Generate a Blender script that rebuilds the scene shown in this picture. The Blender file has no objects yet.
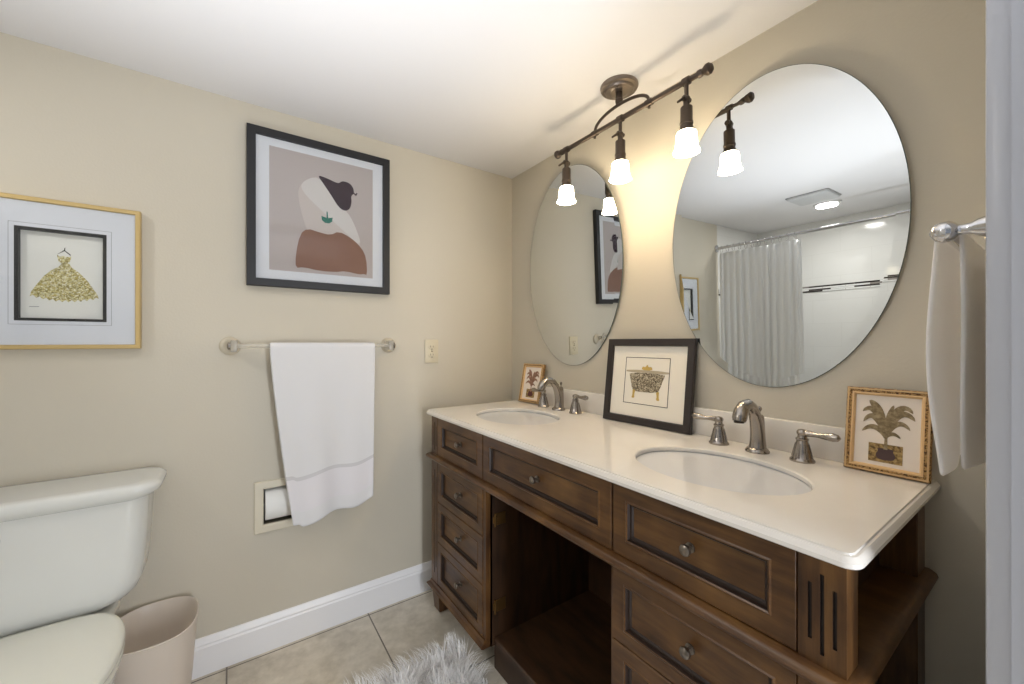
import bpy, bmesh, math, random
from mathutils import Vector, Matrix, Euler
import numpy as np

random.seed(7); np.random.seed(7)
C = bpy.context.scene.collection
PI = math.pi
S = bpy.context.scene

# ------------------------------------------------------------------ camera, world, lights, exposure
CAM = (-1.2822, -1.8271, 1.2)
cd = bpy.data.cameras.new('camera'); cam = bpy.data.objects.new('camera', cd); C.objects.link(cam)
cam.location = CAM; cam.rotation_euler = (PI/2, 0, -math.radians(35.06))
cd.sensor_width = 36; cd.lens = 36*399/1024; cd.clip_start = 0.01
S.camera = cam
w = bpy.data.worlds.new('world'); S.world = w; w.use_nodes = True
w.node_tree.nodes['Background'].inputs[0].default_value = (0.80, 0.88, 1.0, 1)
w.node_tree.nodes['Background'].inputs[1].default_value = 0.3
S.view_settings.view_transform = 'Standard'; S.view_settings.look = 'None'
S.view_settings.gamma = 1; S.view_settings.exposure = 0.08; S.view_settings.use_curve_mapping = False
HALL_W, SHOWER_W, SHADE_E, BULB_W, BOUNCE_FILL_W = 30.0, 8.0, 31.0, 0.18, 100.0

def lamp(name, kind, loc, rot, energy, color, **kw):
    d = bpy.data.lights.new(name, kind); d.energy = energy; d.color = color
    for k, v in kw.items(): setattr(d, k, v)
    o = bpy.data.objects.new(name, d); o.location = loc; o.rotation_euler = rot; C.objects.link(o)
    return o
lamp('hall_daylight', 'AREA', (-0.72, -3.1, 0.85), (PI/2, 0, 0), HALL_W, (0.90, 0.94, 1.0), shape='RECTANGLE', size=0.3, size_y=1.2)
lamp('bounce_fill', 'SPOT', (-1.38, -1.22, 0.65), (PI, 0, 0), BOUNCE_FILL_W, (0.93, 0.96, 1.0), spot_size=math.radians(100), spot_blend=1.0, shadow_soft_size=0.12)   # added fill lamp with no real source, bounced off the ceiling
lamp('shower_downlight', 'AREA', (-2.40, -0.745, 2.095), (0, 0, 0), SHOWER_W, (1.0, 0.96, 0.90), shape='DISK', size=0.13)

# ------------------------------------------------------------------ materials
def lin(c):
    if isinstance(c, str):
        c = [int(c[i:i+2], 16)/255 for i in (0, 2, 4)]
    return tuple((v/12.92 if v <= 0.04045 else ((v+0.055)/1.055)**2.4) for v in c) + (1,)
MATS = {}
def mat(name, col, rough=0.5, metal=0.0, spec=0.5, **kw):
    m = bpy.data.materials.new(name); m.use_nodes = True
    b = m.node_tree.nodes['Principled BSDF']
    b.inputs['Base Color'].default_value = lin(col); b.inputs['Roughness'].default_value = rough
    b.inputs['Metallic'].default_value = metal; b.inputs['Specular IOR Level'].default_value = spec
    for k, v in kw.items(): b.inputs[k].default_value = v
    MATS[name] = m
    return m
def nodes(m): return m.node_tree.nodes, m.node_tree.links, m.node_tree.nodes['Principled BSDF']
def coords(m, scale=(1, 1, 1), rot=(0, 0, 0)):
    N, L, b = nodes(m)
    t = N.new('ShaderNodeTexCoord'); p = N.new('ShaderNodeMapping')
    p.inputs['Scale'].default_value = scale; p.inputs['Rotation'].default_value = rot
    L.new(t.outputs['Object'], p.inputs['Vector'])
    return p.outputs['Vector']
def noise(m, vec, scale, detail=3, rough=0.5):
    N, L, b = nodes(m)
    n = N.new('ShaderNodeTexNoise'); n.inputs['Scale'].default_value = scale
    n.inputs['Detail'].default_value = detail; n.inputs['Roughness'].default_value = rough
    L.new(vec, n.inputs['Vector']); return n
def ramp(m, fac, stops):
    N, L, b = nodes(m)
    r = N.new('ShaderNodeValToRGB'); e = r.color_ramp.elements
    while len(e) < len(stops): e.new(0.5)
    for k, (p, c) in enumerate(stops):
        e[k].position = p; e[k].color = lin(c)
    L.new(fac, r.inputs['Fac']); return r.outputs['Color']
def bump(m, height, strength=0.2, dist=0.002):
    N, L, b = nodes(m)
    u = N.new('ShaderNodeBump'); u.inputs['Strength'].default_value = strength; u.inputs['Distance'].default_value = dist
    L.new(height, u.inputs['Height']); L.new(u.outputs['Normal'], b.inputs['Normal'])
def mixc(m, fac, a, c, mode='MIX'):
    N, L, b = nodes(m)
    x = N.new('ShaderNodeMix'); x.data_type = 'RGBA'; x.blend_type = mode
    for s, v in ((x.inputs[0], fac), (x.inputs[6], a), (x.inputs[7], c)):
        if hasattr(v, 'links'): L.new(v, s)
        elif isinstance(v, (int, float)): s.default_value = v
        else: s.default_value = lin(v)
    return x.outputs[2]

def wall_mat(name, col, dark):
    m = mat(name, col, 0.55, spec=0.3); N, L, b = nodes(m); v = coords(m)
    n = noise(m, v, 1.3, 2); L.new(ramp(m, n.outputs[0], [(0.3, dark), (0.7, col)]), b.inputs['Base Color'])
    bump(m, noise(m, v, 140, 3).outputs[0], 0.22, 0.0015)
    return m
M_wall = wall_mat('beige_wall_paint', 'CBC4B5', 'C7C0B0')
M_ceil = mat('white_ceiling_paint', 'E0DFE0', 0.7, spec=0.2)
bump(M_ceil, noise(M_ceil, coords(M_ceil), 160, 2).outputs[0], 0.12, 0.001)
M_trim = mat('white_trim_paint', 'ECECEE', 0.35)
M_jamb = mat('dimmed_white_door_paint', 'BEC0C7', 0.3)  # white door paint, with dim bluish light put into the colour
M_floor = mat('travertine_tile', 'C9BCA8', 0.38)
def floor_nodes():
    m = M_floor; N, L, b = nodes(m); v = coords(m)
    br = N.new('ShaderNodeTexBrick'); br.offset = 0.0; br.squash = 1.0
    mp = N.new('ShaderNodeMapping'); L.new(v, mp.inputs['Vector']); mp.inputs['Location'].default_value = (0.792+0.508*3-0.002, 0.508*5+0.03, 0)
    L.new(mp.outputs['Vector'], br.inputs['Vector'])
    br.inputs['Scale'].default_value = 1; br.inputs['Brick Width'].default_value = 0.508; br.inputs['Row Height'].default_value = 0.508
    br.inputs['Mortar Size'].default_value = 0.0028; br.inputs['Mortar Smooth'].default_value = 0.1
    br.inputs['Color1'].default_value = lin('D8CFC0'); br.inputs['Color2'].default_value = lin('C4BBAA'); br.inputs['Mortar'].default_value = lin('6E675C')
    n = noise(m, v, 4.2, 5, 0.62); n2 = noise(m, v, 22, 5, 0.6)
    tone = ramp(m, n.outputs[0], [(0.34, '9A9280'), (0.5, 'CFC7B8'), (0.64, 'ECE5D8')])
    c = mixc(m, 0.55, br.outputs['Color'], tone)
    c = mixc(m, 0.3, c, ramp(m, n2.outputs[0], [(0.35, 'A9A08E'), (0.65, 'E6DECF')]))
    c = mixc(m, br.outputs['Fac'], c, '6E675C')
    L.new(c, b.inputs['Base Color']); bump(m, br.outputs['Fac'], -0.4, 0.002)
floor_nodes()

def wood_mat(name, scale, worn=True):
    m = mat(name, '4A2E1C', 0.32, spec=0.45); N, L, b = nodes(m); v = coords(m, scale)
    n = noise(m, v, 6, 5, 0.6); blotch = noise(m, coords(m), 7, 3)
    grain = ramp(m, n.outputs[0], [(0.28, '2C1A0D'), (0.5, '55381E'), (0.72, '7A5830')])
    tone = ramp(m, blotch.outputs[0], [(0.34, '341E10'), (0.6, '6E4C28'), (0.75, '8E683A')])
    L.new(mixc(m, 0.45, grain, tone), b.inputs['Base Color'])
    bump(m, n.outputs[0], 0.08, 0.001)
    return m
M_woodH = wood_mat('dark_walnut_horizontal_grain', (3, 1, 9))
M_woodV = wood_mat('dark_walnut_vertical_grain', (9, 9, 0.9))
M_woodD = mat('dark_walnut_interior', '3A2818', 0.42); 
_v = coords(M_woodD, (6, 1.5, 1)); nodes(M_woodD)[1].new(ramp(M_woodD, noise(M_woodD, _v, 6, 4).outputs[0], [(0.3, '2E1E12'), (0.7, '4E3521')]), nodes(M_woodD)[2].inputs['Base Color'])
M_groove = mat('dark_groove_stain', '1E110A', 0.6)
M_knob = mat('aged_pewter_knob', '857D74', 0.3, 1.0)
M_hinge = mat('antique_brass', '7A5C34', 0.4, 0.8)
M_glaze = mat('dark_antique_glaze', '26160C', 0.45)
M_counter = mat('cream_quartz', 'E6E0D7', 0.12)
_v = coords(M_counter); nodes(M_counter)[1].new(ramp(M_counter, noise(M_counter, _v, 3, 5).outputs[0], [(0.35, 'E0DAD1'), (0.65, 'EAE5DD')]), nodes(M_counter)[2].inputs['Base Color'])
M_porc = mat('white_porcelain', 'D4D4D5', 0.08)
M_toilet = mat('white_toilet_china', 'DADBD7', 0.1)
M_seat = mat('white_toilet_seat_plastic', 'DADAD0', 0.22)
M_nickel = mat('brushed_nickel', 'A29B94', 0.2, 1.0)
M_chrome = mat('polished_chrome', 'D4D4D6', 0.07, 1.0)
M_bronze = mat('brushed_pewter_bronze', '5A5048', 0.38, 0.85)
M_bronze2 = mat('satin_pewter', '8A8078', 0.32, 0.9)
M_mirror = mat('mirror_silver', 'DBDEDE', 0.0, 1.0)
M_mirrorback = mat('mirror_edge_glass', '5E6660', 0.2)
M_gold = mat('pale_gold_frame', 'C7AE78', 0.35, 0.4)
M_black = mat('black_frame_wood', '17171B', 0.45)
M_darkbrown = mat('espresso_frame_wood', '2C2422', 0.45)
M_matboard = mat('white_mat_board', 'DCDDE4', 0.8, spec=0.1)
M_cream = mat('cream_mat_board', 'EFE9DC', 0.8, spec=0.1)
M_paper = mat('ivory_print_paper', 'E6E4DF', 0.85, spec=0.1)
M_line = mat('fine_grey_ruled_line', '7C7C80', 0.8, spec=0.1)
M_inkblack = mat('black_ink', '1B1A1C', 0.8, spec=0.1)
M_bulbglow = mat('glowing_bulb', 'FFF4DC', 0.4, **{'Emission Strength': 14.0}); nodes(M_bulbglow)[2].inputs['Emission Color'].default_value = lin('FFE2B0')
M_shade = mat('frosted_glass_shade_lit', 'FFF6E6', 0.4, **{'Emission Strength': SHADE_E}); nodes(M_shade)[2].inputs['Emission Color'].default_value = (1.0, 0.83, 0.58, 1)
M_led = mat('lit_led_lens', 'FFFFFF', 0.4, **{'Emission Strength': 14.0}); nodes(M_led)[2].inputs['Emission Color'].default_value = (1, 0.96, 0.9, 1)
M_plastic = mat('ivory_outlet_plastic', 'CFC5AC', 0.35)
M_slot = mat('dark_slot', '3A352B', 0.6)
M_white = mat('white_plastic', 'E3E3E2', 0.4)
M_tub = mat('white_tub_enamel', 'F2F2F0', 0.1)
M_tissue = mat('white_tissue', 'F0EFEB', 0.95, spec=0.05)
bump(M_tissue, noise(M_tissue, coords(M_tissue), 300, 2).outputs[0], 0.2, 0.001)
M_post = mat('beige_enamel_rosette', 'C2B9A6', 0.3)
M_cream_enamel = mat('ivory_enamel_frame', 'D8D0BC', 0.3)

def terry(name, col):
    m = mat(name, col, 0.95, spec=0.08, **{'Sheen Weight': 0.25}); 
    bump(m, noise(m, coords(m), 420, 2, 0.7).outputs[0], 0.55, 0.002); return m
M_towel = terry('white_terry_towel', 'DCDCDE')
M_towelband = mat('white_dobby_border', 'DEDCE0', 0.8, spec=0.1)
bump(M_towelband, noise(M_towelband, coords(M_towelband, (1, 1, 8)), 60, 2).outputs[0], 0.3, 0.001)
M_towelline = mat('flat_woven_towel_stripe', 'CBCACD', 0.9, spec=0.05)
M_handtowel = None

def simple_glass(name, col, transp, rough=0.05):
    m = bpy.data.materials.new(name); m.use_nodes = True; N, L = m.node_tree.nodes, m.node_tree.links
    out = N['Material Output']; N.remove(N['Principled BSDF'])
    t = N.new('ShaderNodeBsdfTransparent'); t.inputs[0].default_value = lin(col)
    g = N.new('ShaderNodeBsdfGlossy'); g.inputs['Roughness'].default_value = rough
    x = N.new('ShaderNodeMixShader')
    lw = N.new('ShaderNodeLayerWeight'); lw.inputs[0].default_value = 0.5
    pw = N.new('ShaderNodeMath'); pw.operation = 'POWER'; pw.inputs[1].default_value = 5; L.new(lw.outputs['Facing'], pw.inputs[0])
    f = N.new('ShaderNodeMath'); f.operation = 'MULTIPLY_ADD'; f.inputs[1].default_value = 0.5; f.inputs[2].default_value = transp; L.new(pw.outputs[0], f.inputs[0])
    L.new(f.outputs[0], x.inputs[0]); L.new(t.outputs[0], x.inputs[1]); L.new(g.outputs[0], x.inputs[2]); L.new(x.outputs[0], out.inputs[0])
    return m
M_glazing = simple_glass('picture_glass', 'FBFCFC', 0.022)
M_acrylic = mat('clear_acrylic', 'F2EEE4', 0.12, **{'Transmission Weight': 0.72, 'IOR': 1.35})
def frosted(name, col, fac):
    m = bpy.data.materials.new(name); m.use_nodes = True; N, L = m.node_tree.nodes, m.node_tree.links
    b = N['Principled BSDF']; b.inputs['Base Color'].default_value = lin(col); b.inputs['Roughness'].default_value = 0.3
    tl = N.new('ShaderNodeBsdfTranslucent'); tl.inputs[0].default_value = lin(col)
    tr = N.new('ShaderNodeBsdfTransparent')
    a = N.new('ShaderNodeMixShader'); a.inputs[0].default_value = 0.3; L.new(b.outputs[0], a.inputs[1]); L.new(tl.outputs[0], a.inputs[2])
    x = N.new('ShaderNodeMixShader'); x.inputs[0].default_value = fac; L.new(a.outputs[0], x.inputs[1]); L.new(tr.outputs[0], x.inputs[2])
    L.new(x.outputs[0], N['Material Output'].inputs[0]); return m
M_bin = frosted('frosted_plastic', 'F2E9DF', 0.25)
M_handtowel = frosted('white_hand_towel_terry', 'FAF8F6', 0.0)
_n = M_handtowel.node_tree.nodes['Mix Shader'].inputs[0]; _n.default_value = 0.45
M_curtain = mat('white_curtain_fabric', 'F2F3F3', 0.75, spec=0.2)

def tile_mat():
    m = mat('white_gloss_wall_tile', 'EFEFED', 0.08); N, L, b = nodes(m)
    t = N.new('ShaderNodeTexCoord'); sx = N.new('ShaderNodeSeparateXYZ'); L.new(t.outputs['Object'], sx.inputs[0])
    ad = N.new('ShaderNodeMath'); L.new(sx.outputs['X'], ad.inputs[0]); L.new(sx.outputs['Y'], ad.inputs[1])
    cx = N.new('ShaderNodeCombineXYZ'); L.new(ad.outputs[0], cx.inputs['X']); L.new(sx.outputs['Z'], cx.inputs['Y'])
    br = N.new('ShaderNodeTexBrick'); L.new(cx.outputs[0], br.inputs['Vector'])
    br.inputs['Scale'].default_value = 1; br.inputs['Brick Width'].default_value = 0.406; br.inputs['Row Height'].default_value = 0.203
    br.inputs['Mortar Size'].default_value = 0.0015; br.inputs['Color1'].default_value = lin('E6E6E4'); br.inputs['Color2'].default_value = lin('E4E4E2'); br.inputs['Mortar'].default_value = lin('DCDCDA')
    L.new(br.outputs['Color'], b.inputs['Base Color']); bump(m, br.outputs['Fac'], -0.3, 0.001)
    return m
M_tile = tile_mat()
def mosaic_mat():
    m = mat('linear_glass_mosaic', '888888', 0.1); N, L, b = nodes(m)
    t = N.new('ShaderNodeTexCoord'); sx = N.new('ShaderNodeSeparateXYZ'); L.new(t.outputs['Object'], sx.inputs[0])
    ad = N.new('ShaderNodeMath'); L.new(sx.outputs['X'], ad.inputs[0]); L.new(sx.outputs['Y'], ad.inputs[1])
    cx = N.new('ShaderNodeCombineXYZ'); L.new(ad.outputs[0], cx.inputs['X']); L.new(sx.outputs['Z'], cx.inputs['Y'])
    br = N.new('ShaderNodeTexBrick'); L.new(cx.outputs[0], br.inputs['Vector']); br.offset = 0.37
    br.inputs['Scale'].default_value = 1; br.inputs['Brick Width'].default_value = 0.16; br.inputs['Row Height'].default_value = 0.0135
    br.inputs['Mortar Size'].default_value = 0.0012; br.inputs['Color1'].default_value = (0, 0, 0, 1); br.inputs['Color2'].default_value = (1, 1, 1, 1); br.inputs['Mortar'].default_value = (1, 1, 1, 1)
    L.new(ramp(m, br.outputs['Color'], [(0.0, '1E1A18'), (0.33, '3E3A38'), (0.38, 'E6E8E8'), (0.8, 'EFEFEE'), (0.86, '8E8884')]), b.inputs['Base Color'])
    return m
M_mosaic = mosaic_mat()
def speckle(name, stops, scale, rough=0.6, metal=0.0, kind='VOR'):
    m = mat(name, stops[0][1], rough, metal, spec=0.2); N, L, b = nodes(m); v = coords(m)
    if kind == 'VOR':
        t = N.new('ShaderNodeTexVoronoi'); t.inputs['Scale'].default_value = scale; L.new(v, t.inputs['Vector'])
        sp = N.new('ShaderNodeSeparateColor'); L.new(t.outputs['Color'], sp.inputs[0]); f = sp.outputs[0]
    else: f = noise(m, v, scale, 3, 0.7).outputs[0]
    L.new(ramp(m, f, stops), b.inputs['Base Color']); return m
M_gown = speckle('gold_sequin_print', [(0.0, '85794A'), (0.25, 'B7A662'), (0.5, 'E2DAB0'), (0.75, '9A8F5C'), (1.0, 'EFE9D2')], 300)
M_leopard = speckle('leopard_print', [(0.36, '35241A'), (0.46, '70502E'), (0.54, 'C09A64'), (0.66, '52361F')], 150, kind='NOISE')
M_leopardlight = speckle('tan_leopard_square', [(0.36, '5E4A30'), (0.5, '9A8052'), (0.62, 'B79C68')], 130, kind='NOISE')
M_tubprint = speckle('speckled_tub_print', [(0.38, '3C342C'), (0.5, '8C7F68'), (0.62, 'D8CDB4')], 260, kind='NOISE')

# ------------------------------------------------------------------ mesh helpers
class MB:
    def __init__(s): s.v = []; s.f = []; s.mi = []
    def add(s, vs, fs, mi=0):
        o = len(s.v); s.v += [tuple(p) for p in vs]; s.f += [tuple(i+o for i in f) for f in fs]; s.mi += [mi]*len(fs); return s
    def box(s, x0, x1, y0, y1, z0, z1, bev=0.0, seg=1, mi=0):
        bm = bmesh.new(); bmesh.ops.create_cube(bm, size=1)
        for p in bm.verts:
            p.co = Vector((x0+(p.co.x+.5)*(x1-x0), y0+(p.co.y+.5)*(y1-y0), z0+(p.co.z+.5)*(z1-z0)))
        if bev: bmesh.ops.bevel(bm, geom=bm.edges[:], offset=bev, segments=seg, affect='EDGES', profile=0.5)
        bm.verts.index_update()
        s.add([p.co for p in bm.verts], [[q.index for q in f.verts] for f in bm.faces], mi); bm.free(); return s
    def loft(s, loops, closed=True, cap0=True, cap1=True, ring=False, mi=0):
        n = len(loops[0]); vs = [p for l in loops for p in l]; fs = []; m = len(loops)
        for a in range(m if ring else m-1):
            b = (a+1) % m
            for i in range(n if closed else n-1):
                j = (i+1) % n; fs.append((a*n+i, a*n+j, b*n+j, b*n+i))
        if cap0 and not ring: fs.append(tuple(range(n))[::-1])
        if cap1 and not ring: fs.append(tuple((m-1)*n+i for i in range(n)))
        return s.add(vs, fs, mi)
    def lathe(s, prof, c=(0, 0, 0), axis='Z', n=32, sx=1.0, sy=1.0, cap0=True, cap1=True, mi=0):
        loops = []
        for r, h in prof:
            l = []
            for i in range(n):
                a = 2*PI*i/n; u, v = r*math.cos(a)*sx, r*math.sin(a)*sy
                l.append({'Z': (c[0]+u, c[1]+v, c[2]+h), 'X': (c[0]+h, c[1]+u, c[2]+v), 'Y': (c[0]+v, c[1]+h, c[2]+u)}[axis])
            loops.append(l)
        return s.loft(loops, True, cap0, cap1, mi=mi)
    def tube(s, path, r, n=12, flat=None, mi=0):
        P = [Vector(p) for p in path]; loops = []
        rs = r if isinstance(r, (list, tuple)) else [r]*len(P)
        up = None
        for i, p in enumerate(P):
            t = (P[min(i+1, len(P)-1)] - P[max(i-1, 0)]).normalized()
            if up is None:
                up = Vector((0, 0, 1)) if abs(t.z) < 0.9 else Vector((0, 1, 0))
            a = t.cross(up).normalized(); b = a.cross(t).normalized(); up = b
            ra = rs[i]; rb = rs[i]*(flat[i] if flat else 1)
            loops.append([p + a*ra*math.cos(2*PI*k/n) + b*rb*math.sin(2*PI*k/n) for k in range(n)])
        return s.loft(loops, mi=mi)
    def prism(s, poly, fn, d0, d1, mi=0):
        a = [fn(u, v, d0) for u, v in poly]; b = [fn(u, v, d1) for u, v in poly]
        return s.loft([a, b], mi=mi)
    def ball(s, c, r, n=16, sz=1.0, mi=0):
        k = 9
        return s.lathe([(max(r*math.sin(PI*i/k), 1e-5), -r*sz*math.cos(PI*i/k)) for i in range(k+1)], c, n=n, mi=mi)
    def build(s, name, m, parent=None, smooth=35, base=None):
        me = bpy.data.meshes.new(name)
        b = base if base is not None else (Vector(parent['_b']) if parent is not None and '_b' in parent else Vector((0, 0, 0)))
        me.from_pydata([Vector(p)-Vector(b) for p in s.v], [], s.f)
        for x in (m if isinstance(m, (list, tuple)) else [m]): me.materials.append(x)
        me.polygons.foreach_set('material_index', s.mi)
        bm = bmesh.new(); bm.from_mesh(me); bmesh.ops.recalc_face_normals(bm, faces=bm.faces[:]); bm.to_mesh(me); bm.free()
        if smooth is not None:
            me.polygons.foreach_set('use_smooth', [True]*len(me.polygons)); me.set_sharp_from_angle(angle=math.radians(smooth))
        o = bpy.data.objects.new(name, me); C.objects.link(o)
        if parent is not None: o.parent = parent; o['_b'] = tuple(b)
        elif base is not None: o.location = base
        return o
def obj(name, mb, m, parent=None, **k): return mb.build(name, m, parent, **k)
def thing(name, label, cat, loc=(0, 0, 0), rot=(0, 0, 0), group=None, local=False):
    o = bpy.data.objects.new(name, None); C.objects.link(o); o.location = loc; o.rotation_euler = rot
    o.empty_display_size = 0.05
    o['label'] = label; o['category'] = cat
    if group: o['group'] = group
    if not local: o['_b'] = loc
    return o
def tag(o, label, cat, group=None):
    o['label'] = label; o['category'] = cat
    if group: o['group'] = group
    return o
def struct(name, mb, m, **k):
    o = mb.build(name, m, **k); o['kind'] = 'structure'; return o
def copy_tree(o, parent=None, loc=None, label=None):
    c = o.copy(); C.objects.link(c)
    if parent is not None: c.parent = parent
    if loc is not None: c.location = loc
    if label: c['label'] = label
    for ch in list(o.children): copy_tree(ch, c)
    return c
def rectloops(u0, u1, v0, v1, prof, fn):
    # prof: list of (inset, depth); fn(u,v,d) -> point
    return [[fn(u0+i, v0+i, d), fn(u1-i, v0+i, d), fn(u1-i, v1-i, d), fn(u0+i, v1-i, d)] for i, d in prof]
def sweep(path, prof, closed=False):
    # path: (x,y) polyline, outward = right-hand side of travel; prof: (out, z)
    P = [Vector(p) for p in path]; loops = []
    n = len(P)
    for i in range(n):
        d0 = (P[i]-P[i-1]).normalized() if (i > 0 or closed) else None
        d1 = (P[(i+1) % n]-P[i]).normalized() if (i < n-1 or closed) else None
        if d0 is None: d0 = d1
        if d1 is None: d1 = d0
        n0 = Vector((d0.y, -d0.x)); n1 = Vector((d1.y, -d1.x))
        b = (n0+n1).normalized(); k = 1/max(b.dot(n0), 0.3)
        loops.append([(P[i].x+b.x*o*k, P[i].y+b.y*o*k, z) for o, z in prof])
    return loops
def sm(t): return t*t*(3-2*t)

# ------------------------------------------------------------------ room shell
H = 2.113; XT = -2.25; XE = -3.0; YC = -1.78; YT = -1.55
obj_floor = struct('floor', MB().box(-3.15, 0.12, -3.3, 0.12, -0.1, 0.0), M_floor, smooth=None)
struct('ceiling', MB().box(-3.15, 0.12, -3.3, 0.12, H, H+0.1), M_ceil, smooth=None)
# left wall (towel bar wall) with the niche for the paper holder
hx0, hx1, hz0, hz1 = -1.183, -1.078, 0.489, 0.629
wl = MB()
wl.box(XT, hx0, 0, 0.12, 0, H).box(hx1, 0.12, 0, 0.12, 0, H).box(hx0, hx1, 0, 0.12, 0, hz0).box(hx0, hx1, 0, 0.12, hz1, H).box(hx0, hx1, 0.1, 0.12, hz0, hz1)
struct('wall_left', wl, M_wall, smooth=None)
struct('wall_right', MB().box(0, 0.12, -3.3, 0, 0, H), M_wall, smooth=None)
JX0, JX1, DH = -1.36, -0.524, 2.04
wf = MB().box(JX1+0.02, 0, YC-0.12, YC, 0, H).box(XT, JX0-0.02, YC-0.12, YC, 0, H).box(JX0-0.02, JX1+0.02, YC-0.12, YC, DH+0.02, H)
struct('wall_front', wf, M_wall, smooth=None)
struct('wall_shower_back', MB().box(XE-0.12, XE, YT-0.1, 0.12, 0, H), M_tile, smooth=None)
struct('wall_shower_left', MB().box(XE, XT, 0, 0.12, 0, H), M_tile, smooth=None)
struct('wall_shower_right', MB().box(XE, XT, YT-0.1, YT, 0, H).box(XT-0.1, XT, YC-0.12, YT-0.1, 0, H), M_tile, smooth=None)
mz0, mz1 = 1.4985, 1.5525
struct('trim_1', MB().box(XE, XE+0.006, YT, 0, mz0, mz1).box(XE+0.006, XT, -0.006, 0, mz0, mz1).box(XE+0.006, XT, YT, YT+0.006, mz0, mz1), M_mosaic, smooth=None)
bp = [(0, 0), (0.016, 0), (0.016, 0.098), (0.013, 0.104), (0.013, 0.110), (0.009, 0.116), (0.007, 0.126), (0.004, 0.131), (0, 0.131)]
struct('baseboard_left', MB().loft(sweep([(XT, -0.0), (-0.017, 0.0)], bp)), M_trim, smooth=25)
struct('baseboard_right', MB().loft(sweep([(0, 0.0), (0, YC)], bp)), M_trim, smooth=25)
# door lining and casing in the front wall (the camera stands in this doorway)
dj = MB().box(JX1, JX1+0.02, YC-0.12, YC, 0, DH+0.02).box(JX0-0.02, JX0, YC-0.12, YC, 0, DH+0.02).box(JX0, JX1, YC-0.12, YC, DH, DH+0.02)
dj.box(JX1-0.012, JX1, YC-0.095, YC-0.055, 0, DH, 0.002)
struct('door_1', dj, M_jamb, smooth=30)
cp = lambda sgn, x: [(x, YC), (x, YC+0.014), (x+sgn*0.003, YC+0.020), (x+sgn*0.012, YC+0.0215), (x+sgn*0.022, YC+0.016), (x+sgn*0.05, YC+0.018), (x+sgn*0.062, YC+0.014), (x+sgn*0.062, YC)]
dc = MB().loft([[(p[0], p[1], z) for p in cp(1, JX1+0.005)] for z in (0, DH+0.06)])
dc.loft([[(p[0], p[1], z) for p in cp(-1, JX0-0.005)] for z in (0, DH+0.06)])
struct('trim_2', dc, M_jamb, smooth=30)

# ------------------------------------------------------------------ vanity cabinet
XF = -0.54; YL, YR = -0.135, -1.629; PW = 0.062
van = thing('vanity_cabinet', 'dark walnut double vanity cabinet with open knee space under the cream countertop', 'vanity', (-0.27, -0.885, 0))
Z0, ZR, ZT = 0.10, 0.672, 0.875
car = MB()
yi0, yi1 = YL-PW, YR+PW        # recessed side panel planes -0.201, -1.569
car.box(XF+0.03, -0.02, yi0-0.018, yi0, Z0, ZT-0.002).box(XF+0.03, -0.02, yi1, yi1+0.018, Z0, ZT-0.002)
car.box(-0.02, -0.006, yi1, yi0, Z0, ZT-0.002)
car.box(XF+0.022, -0.02, -0.605, -0.585, Z0, ZR).box(XF+0.022, -0.02, -1.1995, -1.180, Z0, ZR)
car.box(XF+0.03, -0.02, -0.585, yi0-0.018, Z0, 0.125).box(XF+0.03, -0.02, yi1+0.018, -1.186, Z0, 0.125)
car.box(XF+0.022, XF+0.028, yi1, yi0, ZR, ZT-0.002)
car.box(XF+0.022, XF+0.028, -0.605, yi0, Z0, ZR).box(XF+0.022, XF+0.028, yi1, -1.166, Z0, ZR)
for ya_, yb_ in ((-0.602, -0.5845), (-1.1865, -1.180)):
    obj('stile', MB().box(XF+0.003, XF+0.060, ya_, yb_, 0.13, ZR), M_woodV, van, smooth=None)
obj('carcass', car, M_woodD, van, smooth=None)
obj('toe_board', MB().box(-0.49, -0.47, -1.1855, -0.585, 0.0, 0.1075), M_woodD, van, smooth=None)
obj('shelf', MB().box(-0.505, -0.02, -1.180, -0.605, 0.108, 0.13, 0.003), M_woodD, van)
# posts: front ones fluted
def stepfield(ys, zs, dep, x0, sign=1):
    m = MB()
    g = lambda i, j: dep[i][j] if 0 <= i < len(ys)-1 and 0 <= j < len(zs)-1 else None
    for i in range(len(ys)-1):
        for j in range(len(zs)-1):
            d = dep[i][j]; X = x0+d; y0, y1, z0, z1 = ys[i], ys[i+1], zs[j], zs[j+1]
            m.add([(X, y0, z0), (X, y1, z0), (X, y1, z1), (X, y0, z1)], [(0, 1, 2, 3)], 1 if d else 0)
            for di, dj_, a, b in ((1, 0, (y1, z0), (y1, z1)), (0, 1, (y0, z1), (y1, z1))):
                e = g(i+di, j+dj_)
                if e is not None and e != d:
                    m.add([(x0+d, *a), (x0+d, *b), (x0+e, *b), (x0+e, *a)], [(0, 1, 2, 3)], 1)
    return m
def front_post(yo, z0, z1, fl):
    # yo = outer y ; panel spans PW towards the middle
    s = 1 if yo > -0.8 else -1
    ya, yb = (yo-PW, yo) if s > 0 else (yo, yo+PW)
    ctr = [ya+0.014, ya+0.030, ya+0.046]
    ys = [ya]; 
    for c in ctr: ys += [c-0.0027, c+0.0027]
    ys.append(yb)
    zs = [z0, fl[0], fl[1], fl[2], fl[3], z1]
    dep = [[0]*5 for _ in range(7)]
    for k in range(3):
        for j in range(5):
            if (k == 1 and 1 <= j <= 3) or (k != 1 and j == 2): dep[1+2*k][j] = 0.004
    m = stepfield(ys, zs, dep, XF)
    X1 = XF+0.052
    m.add([(XF, ya, z0), (XF, yb, z0), (X1, yb, z0), (X1, ya, z0), (XF, ya, z1), (XF, yb, z1), (X1, yb, z1), (X1, ya, z1)],
          [(0, 3, 7, 4), (1, 2, 6, 5), (2, 3, 7, 6), (0, 1, 2, 3), (4, 5, 6, 7)])
    return m
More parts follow.
